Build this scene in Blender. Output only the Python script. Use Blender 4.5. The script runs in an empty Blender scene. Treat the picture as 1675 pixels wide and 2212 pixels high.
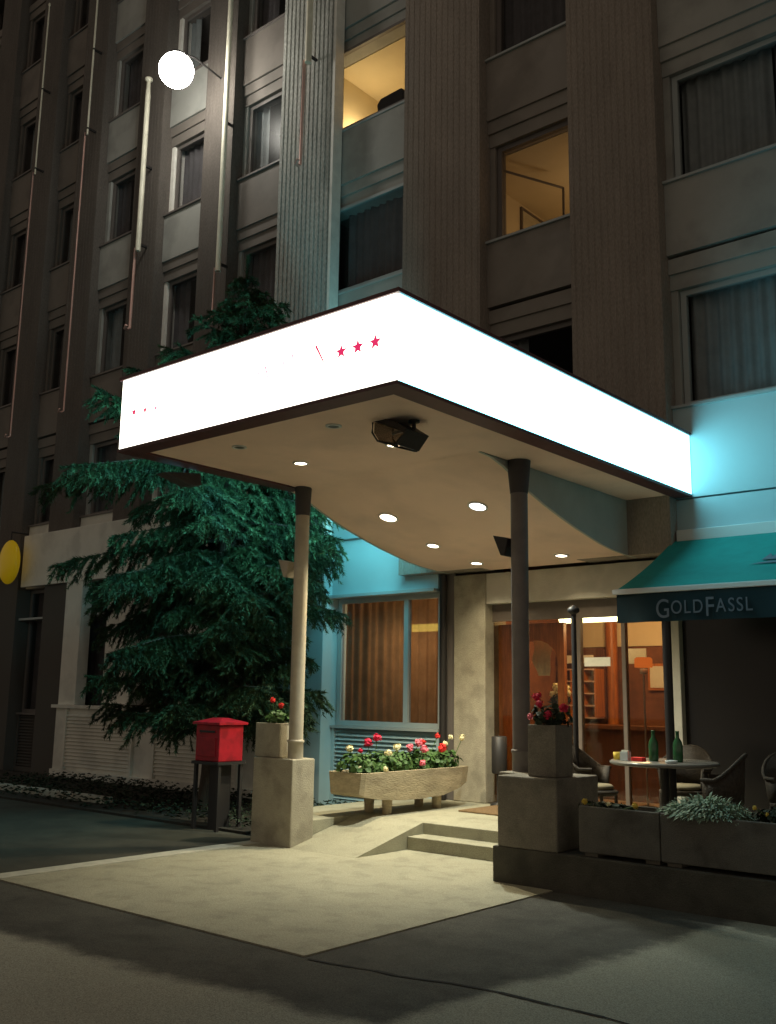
import bpy, math, random
from mathutils import Vector, Matrix
random.seed(7)
S = bpy.context.scene
COL = S.collection
R = math.radians
# ------------------------------------------------------------------ camera, world, exposure
cam = bpy.data.objects.new('camera', bpy.data.cameras.new('camera')); COL.objects.link(cam)
YAW, PITCH, ROLL, FPX = 0.70519738, 0.18395359, 0.01464068, 2141.585
cam.matrix_world = Matrix.Translation((0, 0, 1.6)) @ Matrix.Rotation(YAW, 4, 'Z') @ Matrix.Rotation(math.pi/2 + PITCH, 4, 'X') @ Matrix.Rotation(ROLL, 4, 'Z')
cam.data.sensor_fit = 'HORIZONTAL'; cam.data.sensor_width = 36.0
cam.data.lens = 36.0 * FPX / 1675.0
cam.data.clip_start = 0.05; cam.data.clip_end = 500
S.camera = cam
W = bpy.data.worlds.new('World'); S.world = W; W.use_nodes = True
bg = W.node_tree.nodes['Background']                       # night sky with the brown glow of a city
WN, WL = W.node_tree.nodes, W.node_tree.links           # brighter towards the horizon: the lights of the streets around
wt = WN.new('ShaderNodeTexCoord'); wx = WN.new('ShaderNodeSeparateXYZ'); wr = WN.new('ShaderNodeValToRGB')
WL.new(wt.outputs['Generated'], wx.inputs[0]); WL.new(wx.outputs['Z'], wr.inputs['Fac']); WL.new(wr.outputs['Color'], bg.inputs['Color'])
for p_, c_ in ((0.0,(.30,.25,.19,1)),(.18,(.20,.160,.125,1)),(.55,(.075,.058,.050,1)),(1.0,(.035,.027,.030,1))):
    e_ = wr.color_ramp.elements[0] if p_ == 0 else (wr.color_ramp.elements[1] if p_ == 1 else wr.color_ramp.elements.new(p_))
    e_.position = p_; e_.color = c_
bg.inputs['Strength'].default_value = 0.84
S.view_settings.view_transform = 'Standard'; S.view_settings.look = 'None'
S.view_settings.exposure = 0.0; S.view_settings.gamma = 1.0
S.cycles.max_bounces = 8; S.cycles.use_denoising = True
S.cycles.sample_clamp_indirect = 4.0

# ------------------------------------------------------------------ materials
def mat(name, col, rough=0.7, var=0.0, scale=6.0, bump=0.0, bscale=60.0, metal=0.0, col2=None, spec=0.5, stretch=None, emit=None, estr=0.0, trans=0.0, speck=0.0, sscale=140.0, stain=None):
    m = bpy.data.materials.new(name); m.use_nodes = True
    nt = m.node_tree; N = nt.nodes; L = nt.links; b = N['Principled BSDF']
    b.inputs['Base Color'].default_value = (*col, 1); b.inputs['Roughness'].default_value = rough
    b.inputs['Metallic'].default_value = metal; b.inputs['Specular IOR Level'].default_value = spec
    if trans: b.inputs['Transmission Weight'].default_value = trans
    if emit:
        b.inputs['Emission Color'].default_value = (*emit, 1); b.inputs['Emission Strength'].default_value = estr
    if var or bump or col2:
        tc = N.new('ShaderNodeTexCoord'); mp = N.new('ShaderNodeMapping'); L.new(tc.outputs['Object'], mp.inputs['Vector'])
        if stretch: mp.inputs['Scale'].default_value = stretch
    if var or col2:
        n = N.new('ShaderNodeTexNoise'); n.inputs['Scale'].default_value = scale; n.inputs['Detail'].default_value = 8; n.inputs['Roughness'].default_value = .65
        L.new(mp.outputs['Vector'], n.inputs['Vector'])
        r = N.new('ShaderNodeValToRGB'); c2 = col2 or tuple(min(1, c*(1+var)) for c in col); c1 = tuple(c*(1-var) for c in col) if not col2 else col
        r.color_ramp.elements[0].position = .33; r.color_ramp.elements[1].position = .67
        r.color_ramp.elements[0].color = (*c1, 1); r.color_ramp.elements[1].color = (*c2, 1)
        L.new(n.outputs['Fac'], r.inputs['Fac']); out = r.outputs['Color']
        def mul(o, sc, lo, hi, p0, p1, det=2):
            n3 = N.new('ShaderNodeTexNoise'); n3.inputs['Scale'].default_value = sc; n3.inputs['Detail'].default_value = det; L.new(mp.outputs['Vector'], n3.inputs['Vector'])
            q = N.new('ShaderNodeMapRange'); q.inputs['From Min'].default_value = p0; q.inputs['From Max'].default_value = p1; q.inputs['To Min'].default_value = lo; q.inputs['To Max'].default_value = hi
            L.new(n3.outputs['Fac'], q.inputs['Value']); x = N.new('ShaderNodeVectorMath'); x.operation = 'SCALE'; L.new(o, x.inputs[0]); L.new(q.outputs['Result'], x.inputs['Scale']); return x.outputs['Vector']
        if speck: out = mul(out, sscale, 1-speck, 1+speck, .3, .7)
        if stain: out = mul(out, stain[0], stain[1], 1.0, .36, .50, 6)
        L.new(out, b.inputs['Base Color'])
    if bump:
        n2 = N.new('ShaderNodeTexNoise'); n2.inputs['Scale'].default_value = bscale; n2.inputs['Detail'].default_value = 6
        L.new(mp.outputs['Vector'], n2.inputs['Vector'])
        bp = N.new('ShaderNodeBump'); bp.inputs['Strength'].default_value = bump; bp.inputs['Distance'].default_value = .02
        L.new(n2.outputs['Fac'], bp.inputs['Height']); L.new(bp.outputs['Normal'], b.inputs['Normal'])
    return m
def emat(name, col, s):
    m = bpy.data.materials.new(name); m.use_nodes = True; nt = m.node_tree; nt.nodes.clear()
    e = nt.nodes.new('ShaderNodeEmission'); e.inputs['Color'].default_value = (*col, 1); e.inputs['Strength'].default_value = s
    o = nt.nodes.new('ShaderNodeOutputMaterial'); nt.links.new(e.outputs[0], o.inputs[0]); return m
def glassmat(name, tint=(1, 1, 1), gloss=0.10, rough=.02):
    m = bpy.data.materials.new(name); m.use_nodes = True; nt = m.node_tree; nt.nodes.clear(); N = nt.nodes; L = nt.links
    t = N.new('ShaderNodeBsdfTransparent'); t.inputs[0].default_value = (*tint, 1)
    g = N.new('ShaderNodeBsdfGlossy'); g.inputs['Roughness'].default_value = rough
    f = N.new('ShaderNodeFresnel'); f.inputs[0].default_value = 1.5
    a = N.new('ShaderNodeMath'); a.operation = 'MULTIPLY'; a.inputs[1].default_value = gloss*10
    x = N.new('ShaderNodeMixShader'); o = N.new('ShaderNodeOutputMaterial')
    L.new(f.outputs[0], a.inputs[0]); L.new(a.outputs[0], x.inputs[0]); L.new(t.outputs[0], x.inputs[1]); L.new(g.outputs[0], x.inputs[2]); L.new(x.outputs[0], o.inputs[0])
    return m
M = {
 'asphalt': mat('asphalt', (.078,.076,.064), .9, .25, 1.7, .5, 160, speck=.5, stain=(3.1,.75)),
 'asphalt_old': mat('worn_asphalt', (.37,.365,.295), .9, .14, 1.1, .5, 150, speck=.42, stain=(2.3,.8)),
 'pave': mat('pavement_asphalt', (.055,.050,.036), .9, .25, 1.4, .5, 150, speck=.4, stain=(2.6,.75)),
 'slab': mat('apron_concrete', (.37,.355,.265), .85, .12, .9, .3, 90, speck=.22, sscale=110, stain=(4.3,.84)),
 'kerb': mat('kerb_stone', (.50,.48,.40), .8, .15, 8, .3, 60),
 'concrete': mat('cast_concrete', (.38,.345,.265), .85, .12, 4, .35, 70, speck=.15, stain=(3.5,.78)),
 'granite': mat('dark_granite_concrete', (.075,.070,.055), .85, .2, 5, .4, 90, speck=.25, stain=(3,.7)),
 'agg': mat('exposed_aggregate', (.21,.19,.155), .9, .12, 6, .4, 150, speck=.22, sscale=120, stain=(4,.75)),
 'box': mat('planter_concrete', (.13,.122,.105), .9, .12, 6, .4, 150, speck=.22, sscale=120, stain=(4,.7)),
 'soil': mat('planting_soil', (.035,.028,.02), 1, .4, 12, .8, 40),
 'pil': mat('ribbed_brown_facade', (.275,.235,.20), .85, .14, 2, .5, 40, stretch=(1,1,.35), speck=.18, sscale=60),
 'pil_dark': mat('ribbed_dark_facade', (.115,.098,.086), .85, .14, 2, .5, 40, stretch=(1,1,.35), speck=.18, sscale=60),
 'pil_grey': mat('ribbed_grey_facade', (.43,.43,.40), .85, .2, 2, .7, 40, stretch=(1,1,.35), speck=.3, sscale=45),
 'spandrel': mat('pale_spandrel_panel', (.38,.38,.355), .7, .08, 1.2, .05, 40, stain=(1.7,.82)),
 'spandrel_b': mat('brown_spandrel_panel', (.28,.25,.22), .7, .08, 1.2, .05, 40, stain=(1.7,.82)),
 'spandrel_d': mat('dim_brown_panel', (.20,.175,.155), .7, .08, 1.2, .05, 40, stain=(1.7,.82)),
 'white_panel': mat('white_painted_panel', (.46,.60,.63), .6, .04, 1.2),
 'pale_wall': mat('pale_render', (.80,.78,.70), .8, .06, 1.5, .2, 50, stain=(2.2,.85)), 'beam': mat('beam_render', (.56,.53,.45), .8, .08, 2, .2, 50, stain=(2.5,.85)),
 'frame': mat('window_frame', (.16,.14,.13), .5),
 'frame_brown': mat('bronze_frame', (.15,.12,.10), .5, .1, 6),
 'flood_glass': glassmat('floodlight_glass', (.52,.48,.44), .04),
 'dark_glass': mat('dark_shop_front', (.018,.016,.016), .25),
 'frame_pale': mat('pale_window_frame', (.40,.44,.44), .5),
 'jamb': mat('white_jamb', (.86,.83,.77), .6, .1, 5),
 'pane': glassmat('window_glass', (.85,.85,.85), .004, .3),
 'pane_door': glassmat('door_glass', (.80,.76,.70), .07),
 'curtain': mat('curtain_dark', (.16,.15,.16), .95, .15, 4),
 'curtain_teal': mat('curtain_grey', (.42,.46,.47), .95, .12, 4),
 'curtain_brown': mat('curtain_brown', (.34,.22,.13), .95, .2, 4),
 'roomwall': mat('room_plaster', (.80,.68,.45), .9, .04, 2),
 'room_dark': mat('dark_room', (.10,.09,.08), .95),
 'lobby': mat('lobby_wall', (.20,.075,.035), .8, .3, 3),
 'lobby_floor': mat('lobby_floor', (.30,.20,.13), .5, .2, 4),
 'wood': mat('orange_door_wood', (.46,.15,.035), .4, .35, 5, stretch=(6,6,.6)),
 'wood_dark': mat('dark_lobby_wood', (.13,.05,.025), .5, .3, 5, stretch=(6,6,.6)),
 'rim': mat('canopy_rim_dark_red', (.10,.035,.04), .5, .15, 8),
 'soffit': mat('canopy_soffit', (.90,.68,.56), .75, .05, .9, .1, 30, stain=(1.3,.9)),
 'soffit_side': mat('canopy_curved_side', (.40,.44,.42), .8, .08, 2),
 'roof': mat('canopy_roof', (.12,.11,.10), .9),
 'col': mat('column_paint', (.46,.41,.32), .5, .1, 6, .1, 40),
 'col_dark': mat('column_paint_grey', (.17,.15,.145), .5, .12, 6, .1, 40),
 'cap': mat('column_capital', (.06,.055,.06), .6),
 'metal_dark': mat('dark_metal', (.035,.032,.032), .5, metal=.3),
 'steel': mat('steel', (.45,.44,.42), .35, metal=1),
 'red': mat('red_enamel', (.42,.010,.022), .45, .15, 8, stain=(7,.7)),
 'red_dark': mat('red_enamel_worn', (.34,.010,.018), .5, .2, 12),
 'pole': mat('cream_pole', (.80,.76,.62), .45, .1, 4),
 'rod': mat('pink_rod', (.70,.42,.36), .5, .1, 4),
 'awn': mat('awning_green', (.015,.30,.27), .9, .12, 2.2, .15, 200),
 'awn_v': mat('awning_valance', (.007,.028,.036), .9, .1, 3),
 'white': mat('white_paint', (.75,.76,.74), .5),
 'letter': mat('valance_lettering', (.15,.18,.22), .8),
 'bark': mat('spruce_bark', (.07,.05,.035), .95, .3, 12, .8, 30, stretch=(1,1,.3)),
 'needle': mat('spruce_needles', (.007,.022,.008), .75, col2=(.060,.105,.036), scale=2.6),
 'leaf': mat('geranium_leaves', (.030,.085,.018), .6, col2=(.075,.16,.035), scale=14),
 'leaf_dark': mat('ivy_leaves', (.008,.018,.006), .8, col2=(.022,.038,.014), scale=10),
 'silver': mat('silver_foliage', (.20,.30,.20), .8, col2=(.40,.50,.38), scale=16),
 'b_red': mat('scarlet_petals', (.75,.03,.025), .7, .2, 30),
 'b_crim': mat('crimson_petals', (.62,.01,.06), .7, .2, 30),
 'b_pink': mat('pink_petals', (.85,.20,.27), .7, .2, 30),
 'b_cream': mat('cream_petals', (.85,.78,.50), .7, .1, 30),
 'b_yel': mat('yellow_petals', (.75,.55,.08), .7, .1, 30),
 'trough': mat('weathered_stone', (.44,.37,.25), .9, .25, 6, .6, 40, stretch=(1,.5,2)),
 'mat': mat('coir_doormat', (.22,.14,.07), 1, .25, 30, .6, 200),
 'bottle': mat('green_bottle_glass', (.02,.10,.035), .12, spec=.8),
 'ashtray': mat('pale_porcelain', (.65,.72,.74), .25),
 'wicker': mat('wicker', (.045,.033,.023), .7, .4, 40, .6, 90),
 'cushion': mat('cream_cushion', (.30,.25,.16), .9, .1, 8),
 'tabletop': mat('table_top', (.20,.19,.17), .25, .1, 6),
 'black': mat('black_cloth', (.012,.011,.013), .8),
 'shelf': mat('pale_shelf', (.62,.42,.32), .6),
 'paper': mat('paper_notice', (.72,.70,.60), .9, .05, 20),
 'cloth': mat('hanging_cloth', (.60,.55,.40), .9, .15, 6),
 'yellow': mat('yellow_sign', (.80,.52,.01), .35, emit=(.9,.55,.01), estr=.10),
 'e_front': emat('fascia_front', (1.0,.95,.80), 4.4),
 'e_side': emat('fascia_side', (.27,.86,1.0), 5.6), 'e_left': emat('fascia_left', (.23,.90,1.0), 18),
 'e_star': emat('fascia_star', (.80,.035,.14), 1.0),
 'e_stroke': emat('fascia_letter', (1.0,.42,.58), .95),
 'e_faint': emat('fascia_letter_faint', (1.0,.55,.68), .98),
 'e_spot': emat('downlight_lens', (1.0,.84,.60), 12),
 'e_cool': emat('downlight_lens_cool', (.95,1.0,.95), 12),
 'e_off': mat('unlit_lens', (.10,.09,.08), .3),
 'e_tube': emat('tube_lamp', (1.0,.93,.50), 9),
 'e_gold': emat('shaded_gold_lamp', (1.0,.70,.12), 2.2),
 'e_orange': emat('orange_shade', (1.0,.22,.03), .75),
 'e_lamp': emat('street_lamp_globe', (1.0,.97,.86), 48),
}
def translucent(m, amt, sheer=0):
    nt = m.node_tree; N = nt.nodes; L = nt.links; b = N['Principled BSDF']; o = N['Material Output']
    t = N.new('ShaderNodeBsdfTranslucent'); x = N.new('ShaderNodeMixShader'); x.inputs[0].default_value = amt
    src = b.inputs['Base Color'].links[0].from_socket if b.inputs['Base Color'].links else None
    if src: L.new(src, t.inputs[0])
    else: t.inputs[0].default_value = b.inputs['Base Color'].default_value
    L.new(b.outputs[0], x.inputs[1]); L.new(t.outputs[0], x.inputs[2]); L.new(x.outputs[0], o.inputs[0])
    if sheer:                                             # loosely woven: some light passes straight through
        q = N.new('ShaderNodeBsdfTransparent'); y = N.new('ShaderNodeMixShader'); y.inputs[0].default_value = sheer
        L.new(x.outputs[0], y.inputs[1]); L.new(q.outputs[0], y.inputs[2]); L.new(y.outputs[0], o.inputs[0])
translucent(M['curtain_brown'], .6, .22)
# ------------------------------------------------------------------ helpers
class MB:
    def __init__(s): s.v = []; s.f = []; s.sm = []
    def add(s, vs, fs, smooth=False):
        o = len(s.v); s.v += [tuple(v) for v in vs]; s.f += [tuple(i+o for i in f) for f in fs]; s.sm += [smooth]*len(fs); return s
    def box(s, x0, x1, y0, y1, z0, z1):
        return s.add([(x0,y0,z0),(x1,y0,z0),(x1,y1,z0),(x0,y1,z0),(x0,y0,z1),(x1,y0,z1),(x1,y1,z1),(x0,y1,z1)],
                     [(3,2,1,0),(4,5,6,7),(0,1,5,4),(1,2,6,5),(2,3,7,6),(3,0,4,7)])
    def tube(s, pts, rs, n=12, cap=True):
        pts = [Vector(p) for p in pts]
        if not isinstance(rs, (list, tuple)): rs = [rs]*len(pts)
        vs = []; fs = []; up = Vector((0,0,1))
        for i, p in enumerate(pts):
            d = (pts[min(i+1,len(pts)-1)] - pts[max(i-1,0)]).normalized()
            a = d.cross(up); a = a.normalized() if a.length > 1e-3 else Vector((1,0,0)); b = d.cross(a)
            for k in range(n):
                t = 2*math.pi*k/n; vs.append(p + (a*math.cos(t) + b*math.sin(t))*rs[i])
        for i in range(len(pts)-1):
            for k in range(n):
                fs.append((i*n+k, (i+1)*n+k, (i+1)*n+(k+1)%n, i*n+(k+1)%n))
        s.add(vs, fs, True)
        if cap:
            s.add(vs[:n], [tuple(range(n))]); s.add(vs[-n:], [tuple(reversed(range(n)))])
        return s
    def lathe(s, c, prof, n=20):
        return s._lathe(c, prof, n)
    def _lathe(s, c, prof, n):
        vs = [(c[0]+r*math.cos(2*math.pi*k/n), c[1]+r*math.sin(2*math.pi*k/n), c[2]+z) for r, z in prof for k in range(n)]
        fs = [(i*n+k, i*n+(k+1)%n, (i+1)*n+(k+1)%n, (i+1)*n+k) for i in range(len(prof)-1) for k in range(n)]
        return s.add(vs, fs, True)
    def prism(s, poly, ax, a, b):
        """poly: 2-D points; ax: axis of extrusion"""
        def P(u, w, t): return {'x': (t,u,w), 'y': (u,t,w), 'z': (u,w,t)}[ax]
        n = len(poly); vs = [P(u,w,a) for u,w in poly] + [P(u,w,b) for u,w in poly]
        fs = [tuple(range(n)), tuple(reversed(range(n,2*n)))] + [(i, i+n, (i+1)%n+n, (i+1)%n) for i in range(n)]
        return s.add(vs, fs)
    def ball(s, c, r, n=8, m=6, sq=(1,1,1), jit=0.0):
        vs = []; fs = []
        for i in range(m+1):
            th = math.pi*i/m
            for k in range(n):
                ph = 2*math.pi*k/n; q = r*(1+random.uniform(-jit,jit))
                vs.append((c[0]+q*sq[0]*math.sin(th)*math.cos(ph), c[1]+q*sq[1]*math.sin(th)*math.sin(ph), c[2]+q*sq[2]*math.cos(th)))
        for i in range(m):
            for k in range(n): fs.append((i*n+k, (i+1)*n+k, (i+1)*n+(k+1)%n, i*n+(k+1)%n))
        return s.add(vs, fs, True)
    def build(s, name, m, parent=None, label=None, cat=None, group=None, kind=None, bevel=0, off=(0,0,0)):
        me = bpy.data.meshes.new(name); me.from_pydata([(x-off[0],y-off[1],z-off[2]) for x,y,z in s.v], [], s.f)
        me.polygons.foreach_set('use_smooth', s.sm); me.update()
        me.materials.append(M[m] if isinstance(m, str) else m)
        o = bpy.data.objects.new(name, me); COL.objects.link(o); o.location = off
        if bevel:
            import bmesh
            bm = bmesh.new(); bm.from_mesh(me); bmesh.ops.remove_doubles(bm, verts=bm.verts, dist=1e-5); bmesh.ops.recalc_face_normals(bm, faces=bm.faces); bm.to_mesh(me); bm.free()
            b = o.modifiers.new('bevel', 'BEVEL'); b.width = bevel; b.segments = 2; b.limit_method = 'ANGLE'
        if parent: o.parent = parent; o.matrix_parent_inverse = pinv(parent)
        tag(o, label, cat, group, kind); return o
def pinv(p):
    m = Matrix.Translation(p.location)
    q = p.parent
    return m.inverted() if not q else (Matrix.Translation(p.location)).inverted()
def tag(o, label=None, cat=None, group=None, kind=None):
    if label: o['label'] = label
    if cat: o['category'] = cat
    if group: o['group'] = group
    if kind: o['kind'] = kind
    return o
def thing(name, loc, label, cat, group=None):
    o = bpy.data.objects.new(name, None); COL.objects.link(o); o.location = loc; o.empty_display_size = .1
    return tag(o, label, cat, group)
def copy_tree(o, parent=None):
    c = o.copy(); COL.objects.link(c)
    if parent: c.parent = parent
    for ch in list(o.children): copy_tree(ch, c)
    return c
def point(name, loc, col, e, r=.05, parent=None):
    l = bpy.data.lights.new(name, 'POINT'); l.color = col; l.energy = e; l.shadow_soft_size = r
    o = bpy.data.objects.new(name, l); COL.objects.link(o); o.location = loc
    if parent: o.parent = parent; o.matrix_parent_inverse = pinv(parent)
    return o
def spot(name, loc, col, e, ang, blend=.6, r=.04, parent=None):
    l = bpy.data.lights.new(name, 'SPOT'); l.color = col; l.energy = e; l.shadow_soft_size = r; l.spot_size = R(ang); l.spot_blend = blend
    o = bpy.data.objects.new(name, l); COL.objects.link(o); o.location = loc
    if parent: o.parent = parent; o.matrix_parent_inverse = pinv(parent)
    return o
# parents never rotate while building, so a child's world position minus its parent's is enough
YW, YP = 11.1, 10.80                 # window plane, front of the pilasters
YF, XC, XL, ZS, ZT = 5.57, -4.67, -8.29, 3.98, 4.69
# foliage helpers
def leaves(b, c, rx, ry, rz, n, s, up=.5, rnd=random):
    for _ in range(n):
        while True:
            u = Vector((rnd.uniform(-1,1), rnd.uniform(-1,1), rnd.uniform(-1,1)))
            if .25 < u.length < 1: break
        p = Vector((c[0]+u.x*rx, c[1]+u.y*ry, c[2]+u.z*rz))
        nrm = (u + Vector((rnd.uniform(-.6,.6), rnd.uniform(-.6,.6), up+rnd.uniform(-.4,.4)))).normalized()
        a = nrm.cross(Vector((rnd.uniform(-1,1), rnd.uniform(-1,1), .3))).normalized(); d = nrm.cross(a); q = s*rnd.uniform(.6,1.25)
        vs = [p+a*q*.0-d*q, p+a*q*.75-d*q*.35+nrm*q*.12, p+a*q*.7+d*q*.4, p+d*q*.95-nrm*q*.15, p-a*q*.7+d*q*.4, p-a*q*.75-d*q*.35+nrm*q*.12]
        b.add(vs, [(0,1,2,3),(0,3,4,5)])
def bloom(b, c, r, rnd=random):
    for _ in range(26):
        u = Vector((rnd.gauss(0,1), rnd.gauss(0,1), rnd.gauss(0,1)+.3)).normalized()
        p = Vector(c)+u*r*rnd.uniform(.6,1.0); a = u.cross(Vector((rnd.uniform(-1,1),rnd.uniform(-1,1),rnd.uniform(-1,1)))).normalized(); d = u.cross(a); q = r*.48
        b.add([p-a*q, p-d*q*.7+u*q*.25, p+a*q, p+d*q*.7+u*q*.25], [(0,1,2,3)])
    b.ball(c, r*.72, 8, 5)
def plant(name, x, y, z, h, rx, ry, blooms, lab, n=240, s=.035, cat='flowering plant', group=None, leafm='leaf'):
    t = thing(name, (x,y,z), lab, cat, group)
    b = MB(); leaves(b, (x,y,z+h*.5), rx, ry, h*.55, n, s); b.build('foliage', leafm, t)
    stm = MB()
    for k in range(5):
        a = random.uniform(0,6.28); stm.tube([(x,y,z-.02),(x+.4*rx*math.cos(a),y+.4*ry*math.sin(a),z+h*.5)], .006, 5)
    for bl in blooms:
        bx, by, bz, r, m = bl
        stm.tube([(x+(bx-x)*.4,y+(by-y)*.4,z+h*.3),(bx,by,bz)], .004, 5)
        f = MB(); bloom(f, (bx,by,bz), r); f.build('bloom', m, t)
    stm.build('stem', 'leaf', t); return t
# ------------------------------------------------------------------ ground
MB().add([(-120,-60,-.021),(90,-60,-.021),(90,120,-.021),(-120,120,-.021)], [(0,1,2,3)]).build('road', 'asphalt_old', kind='structure')
MB().box(-60,-8.62,4.75,11.0,-.3,-.002).build('pavement', 'pave', kind='structure')
MB().box(-8.40,XC,4.74,11.0,-.3,-.006).build('entrance_apron', 'slab', kind='structure')
MB().box(-8.62,-8.40,4.75,8.1,-.3,.002).build('kerb_strip', 'kerb', kind='structure')
# canopy shadow round the apron, painted as darker asphalt with a ragged soft edge
rg = random.Random(3)
def shadow_band_mat():
    m = mat('shadow_band_asphalt', (.078,.076,.064), .9, .25, 1.7, .5, 160, speck=.5, stain=(3.1,.75)); nt = m.node_tree; N = nt.nodes; L = nt.links
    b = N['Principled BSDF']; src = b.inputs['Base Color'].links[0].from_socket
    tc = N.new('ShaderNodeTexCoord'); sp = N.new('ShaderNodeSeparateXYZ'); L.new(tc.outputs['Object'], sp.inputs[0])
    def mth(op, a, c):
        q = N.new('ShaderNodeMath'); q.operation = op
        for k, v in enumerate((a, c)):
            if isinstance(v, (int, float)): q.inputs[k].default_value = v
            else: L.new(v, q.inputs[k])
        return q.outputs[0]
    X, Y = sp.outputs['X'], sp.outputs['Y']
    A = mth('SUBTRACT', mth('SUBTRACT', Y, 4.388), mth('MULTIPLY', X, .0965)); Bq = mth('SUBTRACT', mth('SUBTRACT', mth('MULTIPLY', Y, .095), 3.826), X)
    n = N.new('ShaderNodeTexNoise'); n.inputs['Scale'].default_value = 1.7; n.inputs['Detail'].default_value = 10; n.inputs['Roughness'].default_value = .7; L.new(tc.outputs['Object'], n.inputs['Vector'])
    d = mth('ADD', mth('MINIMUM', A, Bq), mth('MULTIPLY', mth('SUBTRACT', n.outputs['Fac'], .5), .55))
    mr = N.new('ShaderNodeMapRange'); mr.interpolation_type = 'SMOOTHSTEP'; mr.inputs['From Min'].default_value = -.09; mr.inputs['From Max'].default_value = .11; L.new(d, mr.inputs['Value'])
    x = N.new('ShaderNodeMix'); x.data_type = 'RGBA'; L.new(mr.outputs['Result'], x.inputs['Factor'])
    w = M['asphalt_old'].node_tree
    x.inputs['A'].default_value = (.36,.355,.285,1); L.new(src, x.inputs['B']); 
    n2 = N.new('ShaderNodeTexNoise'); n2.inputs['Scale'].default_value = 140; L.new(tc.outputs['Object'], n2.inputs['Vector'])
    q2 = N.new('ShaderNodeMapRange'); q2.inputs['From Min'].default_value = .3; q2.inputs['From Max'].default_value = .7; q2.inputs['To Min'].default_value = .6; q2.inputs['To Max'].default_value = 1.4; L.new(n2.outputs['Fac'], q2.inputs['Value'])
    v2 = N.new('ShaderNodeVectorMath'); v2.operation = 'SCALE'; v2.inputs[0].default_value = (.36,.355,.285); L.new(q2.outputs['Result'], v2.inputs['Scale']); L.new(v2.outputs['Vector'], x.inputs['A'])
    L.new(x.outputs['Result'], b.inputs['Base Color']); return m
MB().add([(-60,-30,-.017),(60,-30,-.017),(60,8.2,-.017),(-60,8.2,-.017)], [(0,1,2,3)]).build('painted_shadow_band', shadow_band_mat(), kind='structure')
sm = MB(); px = -4.62; py = 4.72
for i in range(26):
    nx = px+.16; ny = 4.72+.22*min(1,(i+1)/8)+rg.uniform(-.02,.02)
    w = .012+rg.uniform(-.004,.006)
    sm.add([(px,py-w,-.012),(nx,ny-w,-.012),(nx,ny+w,-.012),(px,py+w,-.012)], [(0,1,2,3)]); px, py = nx, ny
sm.build('asphalt_crack', mat('crack_tar', (.012,.012,.012), .9), kind='structure')
# landing, steps, ramp
LZ = .25
st = MB().box(-8.0,-1.0,8.90,11.09,0,LZ); st.box(-8.95,-8.0,8.14,11.09,0,LZ-.004)
st.build('landing', 'slab', kind='structure', bevel=.008)
MB().box(-7.0,-5.30,8.62,8.905,-.05,.13).build('step', 'slab', kind='structure', bevel=.008)
MB().prism([(7.79,-.0055),(8.90,LZ),(8.90,-.05),(7.79,-.05)], 'x', -7.995, -7.0).build('ramp', 'slab', kind='structure')
MB().box(-5.24,.5,7.85,11.09,.0,LZ-.003).build('terrace_floor', 'agg', kind='structure')
MB().box(-30,-9.0,8.12,10.75,-.05,.03).build('planting_bed_and_shadow', 'soil', kind='structure')  # soil runs forward past the edging to stand in for the spruce's shadow
kw = MB().box(-5.29,1.0,7.73,8.15,-.1,.30).build('terrace_kerb_wall', 'granite', None, 'low dark concrete kerb wall under the terrace planters', 'kerb wall', bevel=.012)
MB().box(-22,-12.6,8.62,8.78,-.05,.12).build('bed_edging', 'kerb', None, 'pale stone edging along the dark planting bed at left', 'edging', bevel=.01)

# ------------------------------------------------------------------ hotel building
B = thing('hotel_building', (-11,YW,0), 'dark brown hotel facade with ribbed pilasters, spandrel panels and two lit upper windows', 'building')
PIL = [(-26.6,-25.7),(-24.5,-23.6),(-22.4,-21.5),(-20.3,-19.4),(-18.34,-17.46),(-16.1,-15.27),(-13.92,-13.09),(-11.79,-10.46),(-8.98,-7.56),(-6.11,-4.87),(-3.3,-2.0),(-.5,.8)]
SILL = [5.08,8.01,10.90,13.80,16.70]; TOP = 19.6
def pilaster(x0, x1, z0, z1, m):
    b = MB(); n = 13 if x1-x0 > 1.1 else 8; w = (x1-x0)/n; prof = []; dp = .024 if m == 'pil_grey' else .004
    for i in range(n):
        a = x0+i*w; prof += [(a,YP),(a+w*.62,YP),(a+w*.66,YP+dp),(a+w*.96,YP+dp)]
    prof += [(x1,YP)]
    prof[0] = (x0,YP); prof += [(x1,YP+.16),(x1-.35,YP+.16),(x1-.35,YW+.25),(x0,YW+.25)] if m == 'pil_grey' else [(x1,YW+.25),(x0,YW+.25)]
    b.prism(list(reversed(prof)), 'z', z0, z1)
    return b.build('pilaster', m, B)
for i, (a, b) in enumerate(PIL):
    z0 = 3.3 if i in (8, 9) else (3.5 if i > 9 else 3.94)
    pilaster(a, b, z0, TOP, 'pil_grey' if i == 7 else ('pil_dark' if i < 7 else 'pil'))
    if 4 < i < 8: MB().box(a,b,YP+.02,YW+.25,0,3.938).build('ground_pilaster', 'pale_wall' if i < 7 else 'white_panel', B, bevel=.01)
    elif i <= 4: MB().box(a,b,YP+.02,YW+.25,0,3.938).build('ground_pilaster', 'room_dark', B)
MB().box(-10.505,-10.452,YP-.05,YP+.155,3.95,TOP).build('corner_trim', 'jamb', B)
LIT = {(7,2): 'F3', (8,1): 'F2'}     # (bay after pilaster index, floor index)
core = MB()
core.box(-26.6,.8,YW+3.2,YW+3.4,0,TOP)
for s in SILL: core.box(-26.6,.8,YW+.26,YW+3.2,s-1.25,s-1.0)
core.box(-26.6,.8,YP+.1,YW+3.4,TOP,TOP+.3); core.box(-26.8,-26.6,YP+.05,YW+3.4,0,TOP)
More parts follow.
